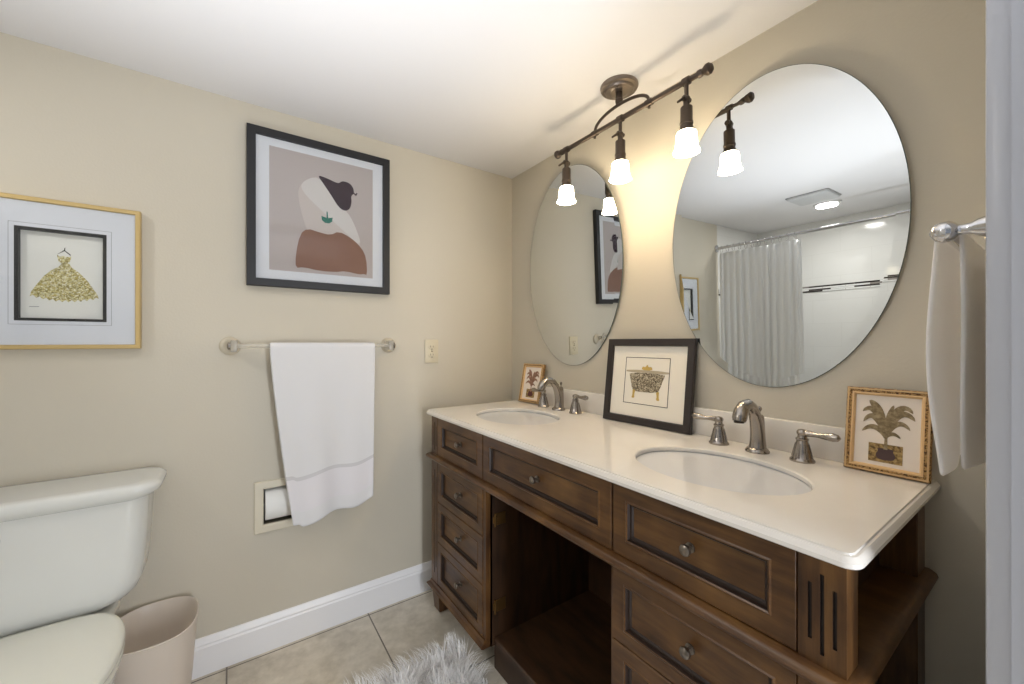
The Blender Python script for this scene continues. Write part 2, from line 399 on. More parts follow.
for yo in (YL, YR):
    obj('upper_post', front_post(yo, 0.70, ZT-0.001, (0.718, 0.736, 0.824, 0.842)), [M_woodV, M_groove], van, smooth=None)
    obj('lower_post', front_post(yo, 0.128, ZR, (0.17, 0.20, 0.60, 0.63)), [M_woodV, M_groove], van, smooth=None)
    ya, yb = (yo-PW, yo) if yo > -0.8 else (yo, yo+PW)
    obj('rear_post', MB().box(-0.095, -0.025, ya, yb, 0.128, ZR, 0.002).box(-0.095, -0.025, ya, yb, 0.70, ZT-0.001, 0.002), M_woodV, van)
rail_path = [(-0.02, YL), (XF, YL), (XF, YR), (-0.02, YR)]
nose = [(-0.075, 0.672), (0.006, 0.672), (0.012, 0.675), (0.0175, 0.679), (0.0205, 0.686), (0.0175, 0.693), (0.012, 0.697), (0.006, 0.70), (-0.075, 0.70)]
L_ = sweep(rail_path, nose)
obj('waist_moulding', MB().loft(L_), M_woodH, van, smooth=40)
# base moulding under each drawer column
base_prof = [(-0.075, 0.098), (0.006, 0.098), (0.014, 0.101), (0.018, 0.107), (0.014, 0.113), (0.006, 0.117), (0.002, 0.129), (-0.075, 0.129)]
for pth in ([(-0.02, YL), (XF, YL), (XF, -0.6)], [(XF, -1.17), (XF, YR), (-0.02, YR)]):
    Lb = sweep(pth, base_prof)
    obj('base_moulding', MB().loft(Lb), M_woodH, van, smooth=40)
def foot(x, y):
    m = MB(); a = 0.037; b = 0.027
    m.loft([[(x-s, y-s, z), (x+s, y-s, z), (x+s, y+s, z), (x-s, y+s, z)] for s, z in ((b-0.004, 0), (b, 0.004), (a-0.003, 0.085), (a-0.002, 0.099))])
    return m
for x in (XF+0.036, -0.06):
    for y in (YL-0.036, YR+0.036): obj('foot', foot(x, y), M_woodV, van)
knob_prof = [(r*0.75, h*0.82) for r, h in [(0.006, 0.0), (0.006, 0.006), (0.0055, 0.012), (0.009, 0.016), (0.0145, 0.020), (0.0155, 0.024), (0.0145, 0.028), (0.010, 0.031), (0.004, 0.0325), (0.0005, 0.033)]]
def drawer(y0, y1, z0, z1, bd=0.037):
    fn = lambda u, v, d: (XF+d, u, v)
    m = MB()
    prof = [(0.0, 0.022), (0.0, 0.0025), (0.002, 0.0), (bd-0.006, 0.0), (bd-0.003, -0.002), (bd, 0.0), (bd+0.002, 0.007), (bd+0.006, 0.008), (bd+0.009, 0.012), (bd+0.012, 0.0125)]
    m.loft(rectloops(y0, y1, z0, z1, prof, fn))
    for k in range(len(m.mi)-2):
        if 5 <= k//4 <= 7: m.mi[k+0] = 1
    d = obj('drawer', m, [M_woodH, M_glaze], van, smooth=25)
    k = MB(); yc, zc = (y0+y1)/2, (z0+z1)/2
    k.lathe([(r, -h) for r, h in knob_prof], (XF+0.0125, yc, zc), 'X', 20)
    k.lathe([(0.010, 0.0), (0.010, -0.003), (0.007, -0.004)], (XF+0.0125, yc, zc), 'X', 20)
    obj('knob', k, M_knob, d, base=van.location)
g = 0.0015
for y0, y1 in ((-0.583, yi0-g), (-1.183, -0.587), (yi1+g, -1.187)): drawer(y0, y1, 0.7015, ZT-0.003, 0.043)
for y0, y1 in ((-0.583, yi0-g), (yi1+g, -1.187)):
    for z0, z1 in ((0.497, 0.670), (0.3205, 0.4940), (0.131, 0.3175)): drawer(y0, y1, z0, z1, 0.037)
for z in (0.24, 0.555):      # cabinet hinges left on the knee-space side
    h = MB().box(XF+0.045, XF+0.085, -0.6085, -0.605, z-0.022, z+0.022, 0.001).box(XF+0.03, XF+0.05, -0.610, -0.605, z-0.012, z+0.012, 0.001)
    h.lathe([(0.004, -0.024), (0.004, 0.024)], (XF+0.037, -0.611, z), n=10)
    obj('hinge', h, M_hinge, van)

# ------------------------------------------------------------------ countertop, sinks, faucets
ZC = 0.895; CX0, CX1, CY0, CY1 = -0.555, -0.001, -1.639, -0.126
SA, SB = 0.153, 0.197; SINKS = ((-0.315, -0.484), (-0.315, -1.31))
def counter_mesh():
    bm = bmesh.new(); NE = 64
    def loop(pts, z):
        vs = [bm.verts.new((x, y, z)) for x, y in pts]
        return vs, [bm.edges.new((vs[i], vs[(i+1) % len(vs)])) for i in range(len(vs))]
    def rect(off):
        r = 0.012+off; pts = []
        x0, x1, y0, y1 = CX0-off, CX1, CY0-off, CY1+off
        for cx, cy, a0 in ((x0+r, y0+r, PI), ):
            pts += [(cx+r*math.cos(a0+PI/2*k/5), cy+r*math.sin(a0+PI/2*k/5)) for k in range(6)]
        pts += [(x1, y0), (x1, y1)]
        pts += [(x0+r+r*math.cos(PI/2+PI/2*k/5), y1-r+r*math.sin(PI/2+PI/2*k/5)) for k in range(6)]
        return pts
    ell = lambda c, s: [(c[0]+(SA+s)*math.sin(2*PI*k/NE), c[1]+(SB+s)*math.cos(2*PI*k/NE)) for k in range(NE)]
    prof = [(0.0, ZC), (0.001, ZC-0.003), (0.0045, ZC-0.0036), (0.0075, ZC-0.0065), (0.0095, ZC-0.0105), (0.0105, ZC-0.0115), (0.0105, ZC-0.018), (0.0085, ZC-0.020)]
    top = None; prev = None; first = last = None
    for o, z in prof:
        vs, es = loop(rect(o), z)
        if prev:
            for i in range(len(vs)):
                j = (i+1) % len(vs); bm.faces.new((prev[i], prev[j], vs[j], vs[i]))
        else: first = es
        prev = vs; last = es
    for zz, edges_outer in ((ZC, first), (ZC-0.020, last)):
        ed = list(edges_outer)
        for c in SINKS:
            vs, es = loop(ell(c, 0.003 if zz == ZC else 0.032), zz); ed += es
            if zz == ZC:
                v2, _ = loop(ell(c, 0.0), ZC-0.003)
                for i in range(NE): j = (i+1) % NE; bm.faces.new((vs[i], vs[j], v2[j], v2[i]))
                v3, _ = loop(ell(c, 0.0), ZC-0.011)
                for i in range(NE): j = (i+1) % NE; bm.faces.new((v2[i], v2[j], v3[j], v3[i]))
        bmesh.ops.triangle_fill(bm, edges=ed, use_beauty=True, use_dissolve=False)
    bm.verts.index_update(); m = MB(); m.add([v.co for v in bm.verts], [[v.index for v in f.verts] for f in bm.faces]); bm.free()
    return m
ct = thing('countertop', 'cream stone vanity countertop with two oval sink cutouts and low backsplash', 'countertop', (-0.28, -0.885, 0.866))
obj('slab', counter_mesh(), M_counter, ct, smooth=28)
obj('backsplash', MB().box(-0.021, -0.001, CY0+0.004, CY1-0.004, ZC-0.0002, ZC+0.087, 0.003, 2), M_counter, ct)
def sink(cx, cy, label):
    t = thing('sink', label, 'sink', (cx, cy, 0.72), group='undermount vanity sinks')
    m = MB(); n = 56; k = 14; loops = []
    prof = [(1.10, -0.0113), (1.03, -0.0113), (1.008, -0.0130)]
    for i in range(k+1):
        a = PI/2*i/k; prof.append((0.12+0.885*math.cos(a)**0.75 if i < k else 0.12, -0.0145-0.125*math.sin(a)**1.0))
    for s, z in prof: loops.append([(cx+(SA*s)*math.sin(2*PI*j/n), cy+(SB*s)*math.cos(2*PI*j/n), ZC+z) for j in range(n)])
    for s, z in prof[::-1]:
        loops.append([(cx+(SA*s+0.006)*math.sin(2*PI*j/n), cy+(SB*s+0.006)*math.cos(2*PI*j/n), ZC+z-(0.006 if s < 1.02 else 0.0)-0.002) for j in range(n)])
    m.loft(loops, cap0=False, cap1=True); obj('bowl', m, M_porc, t, smooth=50)
    d = MB().lathe([(0.001, -0.1385), (0.012, -0.136), (0.020, -0.137), (0.0225, -0.1385), (0.0225, -0.1415)], (cx, cy, ZC), n=24)
    obj('drain', d, M_chrome, t)
sink(*SINKS[0], 'white oval undermount sink in front of the small far framed print')
sink(*SINKS[1], 'white oval undermount sink nearest the right end of the countertop')
def handle(t, y, s):
    m = MB().lathe([(0.0275, 0.0), (0.0275, 0.004), (0.024, 0.008), (0.0225, 0.010), (0.019, 0.026), (0.0145, 0.045), (0.0125, 0.053), (0.0145, 0.055), (0.0145, 0.058), (0.011, 0.060), (0.010, 0.066), (0.012, 0.070), (0.0125, 0.075), (0.009, 0.080), (0.001, 0.082)], (0, y, 0), n=24)
    for k in range(8):    # bell ribs
        a = 2*PI*k/8
        m.tube([(math.cos(a)*0.0225, y+math.sin(a)*0.0225, 0.010), (math.cos(a)*0.0192, y+math.sin(a)*0.0192, 0.026), (math.cos(a)*0.0148, y+math.sin(a)*0.0148, 0.045)], [0.002, 0.0018, 0.0014], 6)
    h = obj('handle', m, M_nickel, t)
    l = MB().tube([(0.0, y, 0.072), (-0.002, y+s*0.018, 0.073), (-0.003, y+s*0.034, 0.0715), (-0.005, y+s*0.049, 0.0725), (-0.006, y+s*0.065, 0.0735), (-0.007, y+s*0.076, 0.0735), (-0.007, y+s*0.081, 0.0735)],
                  [0.0085, 0.0075, 0.0052, 0.0078, 0.0105, 0.0080, 0.002], 14)
    obj('lever', l, M_nickel, h)
def faucet(loc, label):
    t = thing('faucet', label, 'faucet', loc, group='widespread vanity faucets', local=True)
    m = MB().lathe([(0.030, 0.0), (0.030, 0.004), (0.0265, 0.009), (0.0235, 0.012)], (0, 0, 0), n=28)
    path = [(0.002, 0, 0.008), (0.003, 0, 0.03), (0.001, 0, 0.055), (-0.006, 0, 0.083), (-0.017, 0, 0.108), (-0.034, 0, 0.127), (-0.055, 0, 0.136), (-0.076, 0, 0.133), (-0.092, 0, 0.121), (-0.101, 0, 0.104), (-0.103, 0, 0.096)]
    m.tube(path, [0.022, 0.0195, 0.018, 0.0165, 0.0150, 0.0145, 0.0150, 0.0165, 0.0180, 0.0180, 0.0155], 18)
    # back of the spout body rises straight to the lift rod
    m.loft([[(x0+hx*math.cos(2*PI*k/16), hy*math.sin(2*PI*k/16), z) for k in range(16)] for x0, hx, hy, z in ((0.006, 0.021, 0.018, 0.01), (0.010, 0.0165, 0.015, 0.05), (0.010, 0.016, 0.0135, 0.085), (0.008, 0.017, 0.0125, 0.098), (0.006, 0.014, 0.010, 0.102))])
    sp = obj('spout', m, M_nickel, t, smooth=50)
    obj('lift_rod', MB().lathe([(0.0022, 0.09), (0.0022, 0.110), (0.005, 0.113), (0.006, 0.118), (0.0045, 0.123), (0.001, 0.125)], (0.014, 0, 0), n=14), M_nickel, sp)
    obj('aerator', MB().lathe([(0.0125, 0.0), (0.0125, -0.004), (0.008, -0.0045)], (-0.1035, 0, 0.0965), n=16), M_bronze, sp)
    handle(t, 0.107, 1); handle(t, -0.107, -1)
faucet((-0.078, -0.477, ZC), 'brushed nickel faucet with two lever handles behind the far sink')
faucet((-0.085, -1.31, ZC), 'brushed nickel faucet with two lever handles behind the near sink')

# ------------------------------------------------------------------ mirrors
def mirror(cy, cz, b, label):
    t = thing('mirror', label, 'mirror', (-0.012, cy, cz), (0, math.radians(0), 0), 'frameless oval mirrors over the vanity', local=True)
    t.rotation_euler = (0, math.radians(-1.4), 0)
    a, n = 0.299, 160
    E_ = lambda s, x: [(x, (a-s)*math.cos(2*PI*k/n), (b-s)*math.sin(2*PI*k/n)) for k in range(n)]
    m = MB().loft([E_(0, -0.0032), E_(0.024, -0.00365)], cap0=False); m.mi = [0]*len(m.mi)
    obj('bevelled_glass', m, M_mirror, t, smooth=0.5)
    bk = MB().loft([E_(-0.0006, -0.0030), E_(-0.0014, -0.0026), E_(-0.0014, 0.0015), E_(0.004, 0.0015)]); obj('backing', bk, M_mirrorback, t)
mirror(-0.485, 1.545, 0.452, 'frameless oval mirror over the far sink, nearer the room corner')
mirror(-1.305, 1.520, 0.450, 'frameless oval mirror over the near sink, reflecting the shower curtain')

# ------------------------------------------------------------------ bar light fixture
ZB, ZO = 1.991, -0.0135
LP = ((-0.155, -1.140), (-0.155, -0.889), (-0.155, -0.612))
tl = thing('bar_light_fixture', 'dark pewter three-light bar fixture hung from the ceiling over the vanity', 'ceiling light', (-0.14, -0.880, H))
can = MB().lathe([(0.066, 0.0), (0.066, -0.006), (0.063, -0.011), (0.052, -0.013), (0.050, -0.017), (0.047, -0.020), (0.032, -0.021), (0.030, -0.0225), (0.001, -0.0225)], (-0.150, -0.880, H), n=40)
cn = obj('canopy', can, M_bronze2, tl)
for a in (0.6, 0.6+PI): obj('screw', MB().ball((-0.150+0.041*math.cos(a), -0.878+0.041*math.sin(a), H-0.0195), 0.005, 10), M_bronze, cn, base=tl.location)
obj('stem', MB().lathe([(0.012, -0.02), (0.012, -0.046), (0.0135, -0.048), (0.0135, -0.054), (0.012, -0.062), (0.006, -0.068), (0.0005, -0.070)], (-0.150, -0.880, H), n=20), M_bronze, tl)
BA, BB = Vector((-0.156, -0.574, ZB)), Vector((-0.153, -1.192, ZB))
bx = lambda y: BA.x+(BB.x-BA.x)*(y-BA.y)/(BB.y-BA.y)
obj('bar', MB().tube([BA, BB], 0.0085, 16), M_bronze, tl)
arc = []
for k in range(25):
    a = PI*k/24; y = -0.888-0.120*math.cos(PI-a)*-1
    arc.append((bx(y), y, ZB+0.054*math.sin(a)**0.8))
obj('arch', MB().tube(arc, 0.0055, 12), M_bronze, tl)
for y in (-0.768, -1.008): obj('clamp', MB().lathe([(0.0115, -0.011), (0.0115, 0.011)], (bx(y), y, ZB), 'Y', 16).lathe([(0.005, -0.018), (0.004, 0.0)], (bx(y), y, ZB), 'Z', 10), M_bronze, tl)
for p, s in ((BA, 1), (BB, -1)):
    f = MB().lathe([(0.0115, -0.014*s), (0.0115, -0.006*s), (0.009, 0.0), (0.012, 0.004*s), (0.0165, 0.012*s), (0.016, 0.020*s), (0.010, 0.027*s), (0.001, 0.029*s)], p, 'Y', 18)
    obj('finial', f, M_bronze, tl)
for x, y in LP:
    x = bx(y)
    sk = MB().lathe([(0.0165, 1.926), (0.0175, 1.924), (0.0175, 1.882), (0.0195, 1.879), (0.0195, 1.874), (0.0180, 1.872), (0.0190, 1.860), (0.0225, 1.856), (0.0225, 1.848), (0.019, 1.846)], (x, y, ZO), n=24)
    so = obj('lamp_socket', sk, M_bronze, tl)
    arm = MB().tube([(x, y, ZB), (x, y, 1.955+ZO)], 0.0062, 12).lathe([(0.0125, -0.010), (0.0125, 0.010)], (x, y, ZB), 'Y', 16)
    arm.ball((x, y, 1.950+ZO), 0.0115, 14).lathe([(0.0085, -0.014), (0.0085, 0.014)], (x, y, 1.950+ZO), 'X', 14).tube([(x, y, 1.945+ZO), (x, y, 1.93+ZO)], 0.009, 12)
    arm.tube([(x-0.013, y, 1.950+ZO), (x-0.036, y+0.006, 1.932+ZO)], [0.0045, 0.0035], 8)
    obj('swivel_arm', arm, M_bronze, so)
    outer = [(0.020, 1.853), (0.0275, 1.848), (0.0292, 1.840), (0.0298, 1.828), (0.0308, 1.814), (0.0330, 1.802), (0.0360, 1.794), (0.0388, 1.789)]
    n = 36; loops = []
    for r, z in outer + [(r-0.003, z) for r, z in outer[::-1]]:
        fl = max(0, (1.80-z)/0.015)
        loops.append([(x+r*(1+0.025*fl*math.cos(8*2*PI*k/n))*math.cos(2*PI*k/n), y+r*(1+0.025*fl*math.cos(8*2*PI*k/n))*math.sin(2*PI*k/n), z+ZO) for k in range(n)])
    obj('lamp_shade', MB().loft(loops, cap0=False, cap1=False), M_shade, so, smooth=60)
    obj('bulb', MB().lathe([(0.008, 1.852), (0.010, 1.846), (0.017, 1.834), (0.019, 1.823), (0.017, 1.812), (0.009, 1.805), (0.001, 1.803)], (x, y, ZO), n=18), M_bulbglow, so)
    lamp('bulb_light', 'SPOT', (x, y, 1.795+ZO), (0, 0, 0), BULB_W*8, (1.0, 0.80, 0.55), spot_size=2.5, spot_blend=0.9, shadow_soft_size=0.03)

# ------------------------------------------------------------------ framed pictures
def frame_part(t, w, h, prof, m, name='frame', v=0):
    # prof (inset, y) ring swept round the rectangle; local x right, z up, front -y
    fn = lambda u, v, d: (u, d, v)
    return obj(name, MB().loft(rectloops(-w/2, w/2, v, v+h, prof, fn), ring=True), m, t, smooth=30)
def panel(t, name, u0, u1, v0, v1, y, m, th=0.0012):
    return obj(name, MB().box(u0, u1, y, y+th, v0, v1), m, t, smooth=None)
def flat(t, name, poly, y, m, th=0.0004):
    return obj(name, MB().prism(poly, lambda u, v, d: (u, d, v), y, y-th), m, t, smooth=None)
def blob(cx, cz, rx, rz, n=28, a0=0, a1=2*PI): return [(cx+rx*math.cos(a0+(a1-a0)*k/n), cz+rz*math.sin(a0+(a1-a0)*k/n)) for k in range(n if a1-a0 > 6.2 else n+1)]
def smoothpoly(pts, it=2):
    for _ in range(it):
        q = []
        for i in range(len(pts)):
            a, b = pts[i], pts[(i+1) % len(pts)]
            q += [(a[0]*.75+b[0]*.25, a[1]*.75+b[1]*.25), (a[0]*.25+b[0]*.75, a[1]*.25+b[1]*.75)]
        pts = q
    return pts

# gown picture in the gold frame
GW, GH = 0.358, 0.457
t = thing('framed_picture', 'wide gold-framed shadow box print of a gold ball gown, above the toilet', 'picture', (-1.711, -0.002, 1.178), local=True)
frame_part(t, GW, GH, [(0, 0), (0, -0.024), (0.002, -0.026), (0.012, -0.026), (0.014, -0.022), (0.014, 0)], M_gold)
iw, z0, z1 = 0.0975, 0.086, 0.367
mm = MB(); fn = lambda u, v, d: (u, d, v)
# mat with a window
mm.loft([[fn(-GW/2+.0135, .0135, -.019), fn(GW/2-.0135, .0135, -.019), fn(GW/2-.0135, GH-.0135, -.019), fn(-GW/2+.0135, GH-.0135, -.019)],
         [fn(-iw, z0, -.019), fn(iw, z0, -.019), fn(iw, z1, -.019), fn(-iw, z1, -.019)], [fn(-iw, z0, -.017), fn(iw, z0, -.017), fn(iw, z1, -.017), fn(-iw, z1, -.017)]], cap0=False, cap1=False)
o = obj('mat', mm, M_matboard, t, smooth=None)
ln = MB(); q = 0.0115
for a in ((-iw-q, iw+q, z0-q, z0-q+.0008), (-iw-q, iw+q, z1+q-.0008, z1+q), (-iw-q, -iw-q+.0008, z0-q, z1+q), (iw+q-.0008, iw+q, z0-q, z1+q)): ln.box(a[0], a[1], -0.0193, -0.019, a[2], a[3])
obj('ruled_line', ln, M_line, o, smooth=None)
obj('inner_frame', MB().loft(rectloops(-iw, iw, z0, z1, [(0, -.001), (0, -.0195), (0.0085, -.0195), (0.0085, -.001)], fn), ring=True), M_black, t, smooth=None)
panel(t, 'print', -iw+.004, iw-.004, z0+.004, z1-.004, -0.0035, M_paper)
gz = z0+0.135
gx = 0.003
hem = [(0.074-0.148*k/22, gz-0.058-0.014*math.sin(PI*k/22)+(0.004 if k % 2 else -0.003)) for k in range(23)]
skirt = [(-0.008, gz+0.046), (0.008, gz+0.046), (0.014, gz+0.034), (0.030, gz+0.020), (0.048, gz-0.004), (0.062, gz-0.030), (0.071, gz-0.048)]+hem+[(-0.071, gz-0.046), (-0.060, gz-0.024), (-0.046, gz+0.002), (-0.030, gz+0.022), (-0.014, gz+0.035)]
flat(t, 'gown_skirt', [(u+gx, v) for u, v in skirt], -0.0036, M_gown)
flat(t, 'gown_bodice', smoothpoly([(-0.010, gz+0.044), (0.010, gz+0.044), (0.017, gz+0.072), (0.010, gz+0.066), (0.0, gz+0.070), (-0.010, gz+0.066), (-0.016, gz+0.074)], 1), -0.0036, M_gown)
flat(t, 'hanger_hook', [(-0.014, gz+0.073), (-0.0125, gz+0.075), (0.0005, gz+0.088), (0.0005, gz+0.094), (0.003, gz+0.095), (0.0022, gz+0.087), (0.015, gz+0.074), (0.0135, gz+0.072), (0.001, gz+0.0845)], -0.0036, M_inkblack)
flat(t, 'signature', [(-0.072, z0+.042), (-0.052, z0+.043), (-0.052, z0+.0445), (-0.072, z0+.0435)], -0.0036, M_line)
panel(t, 'glass', -GW/2+.013, GW/2-.013, .013, GH-.013, -0.0225, M_glazing, 0.001)

# abstract woman in the black frame
BW, BH = 0.541, 0.609
t = thing('framed_picture', 'large black-framed abstract print of a woman with dark hair in a bun', 'picture', (-0.967, -0.002, 1.416), local=True)
frame_part(t, BW, BH, [(0, 0), (0, -0.026), (0.0015, -0.028), (0.029, -0.028), (0.030, -0.022), (0.030, 0)], M_black)
panel(t, 'mat', -BW/2+.029, BW/2-.029, .029, BH-.029, -0.016, M_matboard)
pu, pv0, pv1 = 0.197, 0.066, 0.548
M_pg = mat('mauve_grey_print', 'B8AEAD', 0.85, spec=0.1)
panel(t, 'print', -pu, pu, pv0, pv1, -0.0164, M_pg, 0.0004)
def PP(px, py):    # fractions of the printed area
    return (-pu+px*2*pu, pv1-py*(pv1-pv0))
pol = lambda L: [PP(*p) for p in L]
M_pale = mat('pale_grey_print', 'CFCAC9', 0.85, spec=0.1); M_veil = mat('soft_beige_print', 'C5BBB8', 0.85, spec=0.1)
M_hair = mat('dark_plum_print', '3A2A33', 0.85, spec=0.1); M_robe = mat('russet_brown_print', '8C6B5E', 0.85, spec=0.1); M_teal = mat('teal_print', '2F6F63', 0.85, spec=0.1)
flat(t, 'painted_neck', smoothpoly(pol([(0.25, 0.28), (0.40, 0.17), (0.47, 0.19), (0.60, 0.40), (0.72, 0.42), (0.80, 0.55), (0.88, 0.72), (0.80, 0.72), (0.60, 0.66), (0.35, 0.68), (0.30, 0.55), (0.26, 0.42)]), 2), -0.0165, M_veil)
flat(t, 'painted_face', smoothpoly(pol([(0.27, 0.25), (0.44, 0.155), (0.62, 0.33), (0.70, 0.41), (0.78, 0.48), (0.90, 0.74), (0.66, 0.58), (0.45, 0.44), (0.30, 0.33)]), 2), -0.0168, M_pale)
flat(t, 'painted_robe', smoothpoly(pol([(0.27, 0.68), (0.34, 0.625), (0.45, 0.645), (0.56, 0.655), (0.64, 0.61), (0.76, 0.65), (0.88, 0.73), (0.93, 0.82), (0.94, 0.975), (0.90, 0.965), (0.86, 0.975), (0.70, 0.955), (0.62, 0.972), (0.45, 0.975), (0.30, 0.955), (0.23, 0.97), (0.23, 0.86)]), 1), -0.0171, M_robe)
flat(t, 'painted_hair', smoothpoly(pol([(0.43, 0.155), (0.52, 0.165), (0.64, 0.195), (0.67, 0.16), (0.75, 0.165), (0.79, 0.20), (0.80, 0.25), (0.765, 0.28), (0.775, 0.33), (0.755, 0.40), (0.70, 0.425), (0.64, 0.40), (0.56, 0.30), (0.48, 0.21)]), 2), -0.0174, M_hair)
flat(t, 'painted_curl', pol([(0.79, 0.255), (0.82, 0.27), (0.835, 0.245), (0.825, 0.24), (0.815, 0.255), (0.79, 0.24)]), -0.0174, M_hair)
flat(t, 'painted_earring', pol([(0.47, 0.50), (0.52, 0.51), (0.52, 0.455), (0.53, 0.455), (0.535, 0.51), (0.58, 0.50), (0.575, 0.535), (0.545, 0.555), (0.505, 0.555), (0.475, 0.535)]), -0.0174, M_teal)
panel(t, 'glass', -BW/2+.0295, BW/2-.0295, .0295, BH-.0295, -0.0225, M_glazing, 0.001)

def lean(name, label, loc, w, h, lean_to, dz=0.0, group=None):
    th = math.asin(min(0.9, (lean_to-loc[0])/h))
    return thing(name, label, 'picture', loc, (-th, 0, -PI/2+dz), group, local=True)
# bathtub print leaning on the backsplash between the faucets
TW, TH = 0.359, 0.317
t = lean('framed_picture', 'dark-framed print of a clawfoot bathtub standing between the two faucets', (-0.052, -0.914, ZC+0.0005), TW, TH, -0.013, 0.045)
frame_part(t, TW, TH, [(0, 0), (0, -0.015), (0.0015, -0.017), (0.0245, -0.017), (0.026, -0.011), (0.026, 0)], M_darkbrown)
obj('backing_board', MB().box(-TW/2+.012, TW/2-.012, -0.004, -0.001, .012, TH-.012), M_darkbrown, t, smooth=None)
mt = panel(t, 'mat', -TW/2+.027, TW/2-.027, .027, TH-.027, -0.008, M_cream)
u0, u1, v0, v1 = -0.094, 0.091, 0.074, 0.248
panel(t, 'print', u0, u1, v0, v1, -0.0085, M_cream, 0.0004)
bd = MB()
for a in ((u0, u1, v0, v0+.0022), (u0, u1, v1-.0022, v1), (u0, u0+.0022, v0, v1), (u1-.0022, u1, v0, v1)): bd.box(a[0], a[1], -0.0089, -0.0085, a[2], a[3])
obj('print_border', bd, M_inkblack, t, smooth=None)
M_rimprint = mat('taupe_tub_rim_print', 'B9AD96', 0.8, spec=0.1)
M_goldink = mat('gold_ink', 'C7A95C', 0.7)
tq = lambda L: [(u*1.18, 0.160+(v-0.15)*1.2) for u, v in L]
flat(t, 'tub_body', smoothpoly(tq([(-0.064, 0.176), (0.064, 0.176), (0.058, 0.160), (0.048, 0.130), (0.040, 0.118), (-0.042, 0.116), (-0.050, 0.126), (-0.058, 0.155)]), 1), -0.0086, M_tubprint)
flat(t, 'tub_rim', smoothpoly(tq([(-0.076, 0.184), (0.076, 0.184), (0.074, 0.174), (0.0, 0.177), (-0.074, 0.175)]), 1), -0.0088, M_rimprint)
for s_ in (-1, 1): flat(t, 'tub_foot', smoothpoly(tq([(s_*0.036, 0.120), (s_*0.047, 0.124), (s_*0.046, 0.106), (s_*0.050, 0.096), (s_*0.038, 0.096), (s_*0.040, 0.108)]), 1), -0.0088, M_goldink)
flat(t, 'tub_tap', smoothpoly(tq([(-0.020, 0.184), (0.020, 0.184), (0.016, 0.196), (0.005, 0.193), (0.0, 0.203), (-0.005, 0.193), (-0.016, 0.196)]), 1), -0.0088, M_goldink)

def palm_picture(label, loc, dz, brown, leafm):
    w, h = 0.148, 0.196
    t = lean('framed_picture', label, loc, w, h, -0.022, dz, 'leopard-framed palm prints')
    frame_part(t, w, h, [(0, 0), (0, -0.010), (0.002, -0.013), (0.0105, -0.013), (0.0125, -0.009), (0.0125, 0)], M_leopard)
    frame_part(t, w-0.004, h-0.004, [(0, -0.001), (0, -0.0135), (0.0035, -0.0142), (0.0035, -0.001)], M_edge, 'frame_edging', 0.002)
    frame_part(t, w-0.020, h-0.020, [(0, -0.001), (0, -0.0120), (0.004, -0.0130), (0.0075, -0.008), (0.0075, -0.001)], M_fillet, 'fillet', 0.010)
    panel(t, 'print', -w/2+.011, w/2-.011, .011, h-.011, -0.006, M_palmpaper)
    flat(t, 'leopard_square', [(-0.030, 0.026), (0.029, 0.026), (0.029, 0.068), (-0.030, 0.068)], -0.0062, M_leopardlight)
    flat(t, 'pot', smoothpoly([(-0.016, 0.058), (0.016, 0.058), (0.012, 0.053), (0.018, 0.042), (0.013, 0.032), (-0.013, 0.032), (-0.018, 0.042), (-0.012, 0.053)], 1), -0.0066, brown)
    for ex, ez, bx_, bz, wd in ((-0.046, 0.145, -0.030, 0.170, 0.008), (-0.044, 0.115, -0.030, 0.142, 0.008), (-0.046, 0.092, -0.030, 0.112, 0.007), (0.046, 0.150, 0.030, 0.176, 0.008), (0.050, 0.128, 0.030, 0.150, 0.009), (0.042, 0.106, 0.026, 0.124, 0.007), (0.026, 0.085, 0.014, 0.094, 0.005), (-0.034, 0.172, -0.022, 0.170, 0.010), (0.012, 0.165, 0.008, 0.140, 0.006)):
        ex, bx_ = ex*0.94, bx_*0.94; ez -= 0.006*(ez > 0.14); bz -= 0.012*(bz > 0.16)
        ctl = [Vector((0.0, 0.082)), Vector((bx_*0.35, bz*0.8+0.018)), Vector((bx_, bz+0.004)), Vector((ex, ez))]
        L1, L2 = [], []
        for k in range(15):
            s = k/14; p = ctl[0]*(1-s)**3+3*ctl[1]*s*(1-s)**2+3*ctl[2]*s*s*(1-s)+ctl[3]*s**3
            d = 3*(ctl[1]-ctl[0])*(1-s)**2+6*(ctl[2]-ctl[1])*s*(1-s)+3*(ctl[3]-ctl[2])*s*s; d.normalize()
            ww = wd*(0.15+0.85*math.sin(PI*min(1, s*0.85+0.1)))*(1 if k < 14 else 0.2); nrm = Vector((-d.y, d.x))
            L1.append(tuple(p+nrm*ww)); L2.append(tuple(p-nrm*ww*0.7))
        mb = MB(); pts = [(u, -0.0069-0.0001*random.random(), v) for u, v in L1]+[(u, -0.0069, v) for u, v in L2]
        mb.add(pts, [(k, k+1, 16+k, 15+k) for k in range(14)])
        obj('palm_frond', mb, leafm, t, smooth=None)
    flat(t, 'palm_trunk', [(-0.0035, 0.056), (0.0035, 0.056), (0.002, 0.090), (-0.002, 0.090)], -0.0067, leafm)
    # easel back strut
    obj('back_board', MB().box(-w/2+.004, w/2-.004, -0.003, 0.0, .004, h-.004), M_edge, t, smooth=None)
M_edge = mat('tan_wood_edging', 'C8A676', 0.45); M_fillet = mat('pale_gold_fillet', 'DDB987', 0.5); M_palmpaper = mat('blush_print_paper', 'EADFD3', 0.85, spec=0.1)
M_leaf = speckle('olive_brown_leaf_print', [(0.3, '66583F'), (0.5, '8C7B5E'), (0.7, 'AA9A7B')], 90, kind='NOISE')
M_leaf2 = speckle('mauve_brown_leaf_print', [(0.3, '6B4A3A'), (0.5, '94705E'), (0.7, 'B3917C')], 90, kind='NOISE')
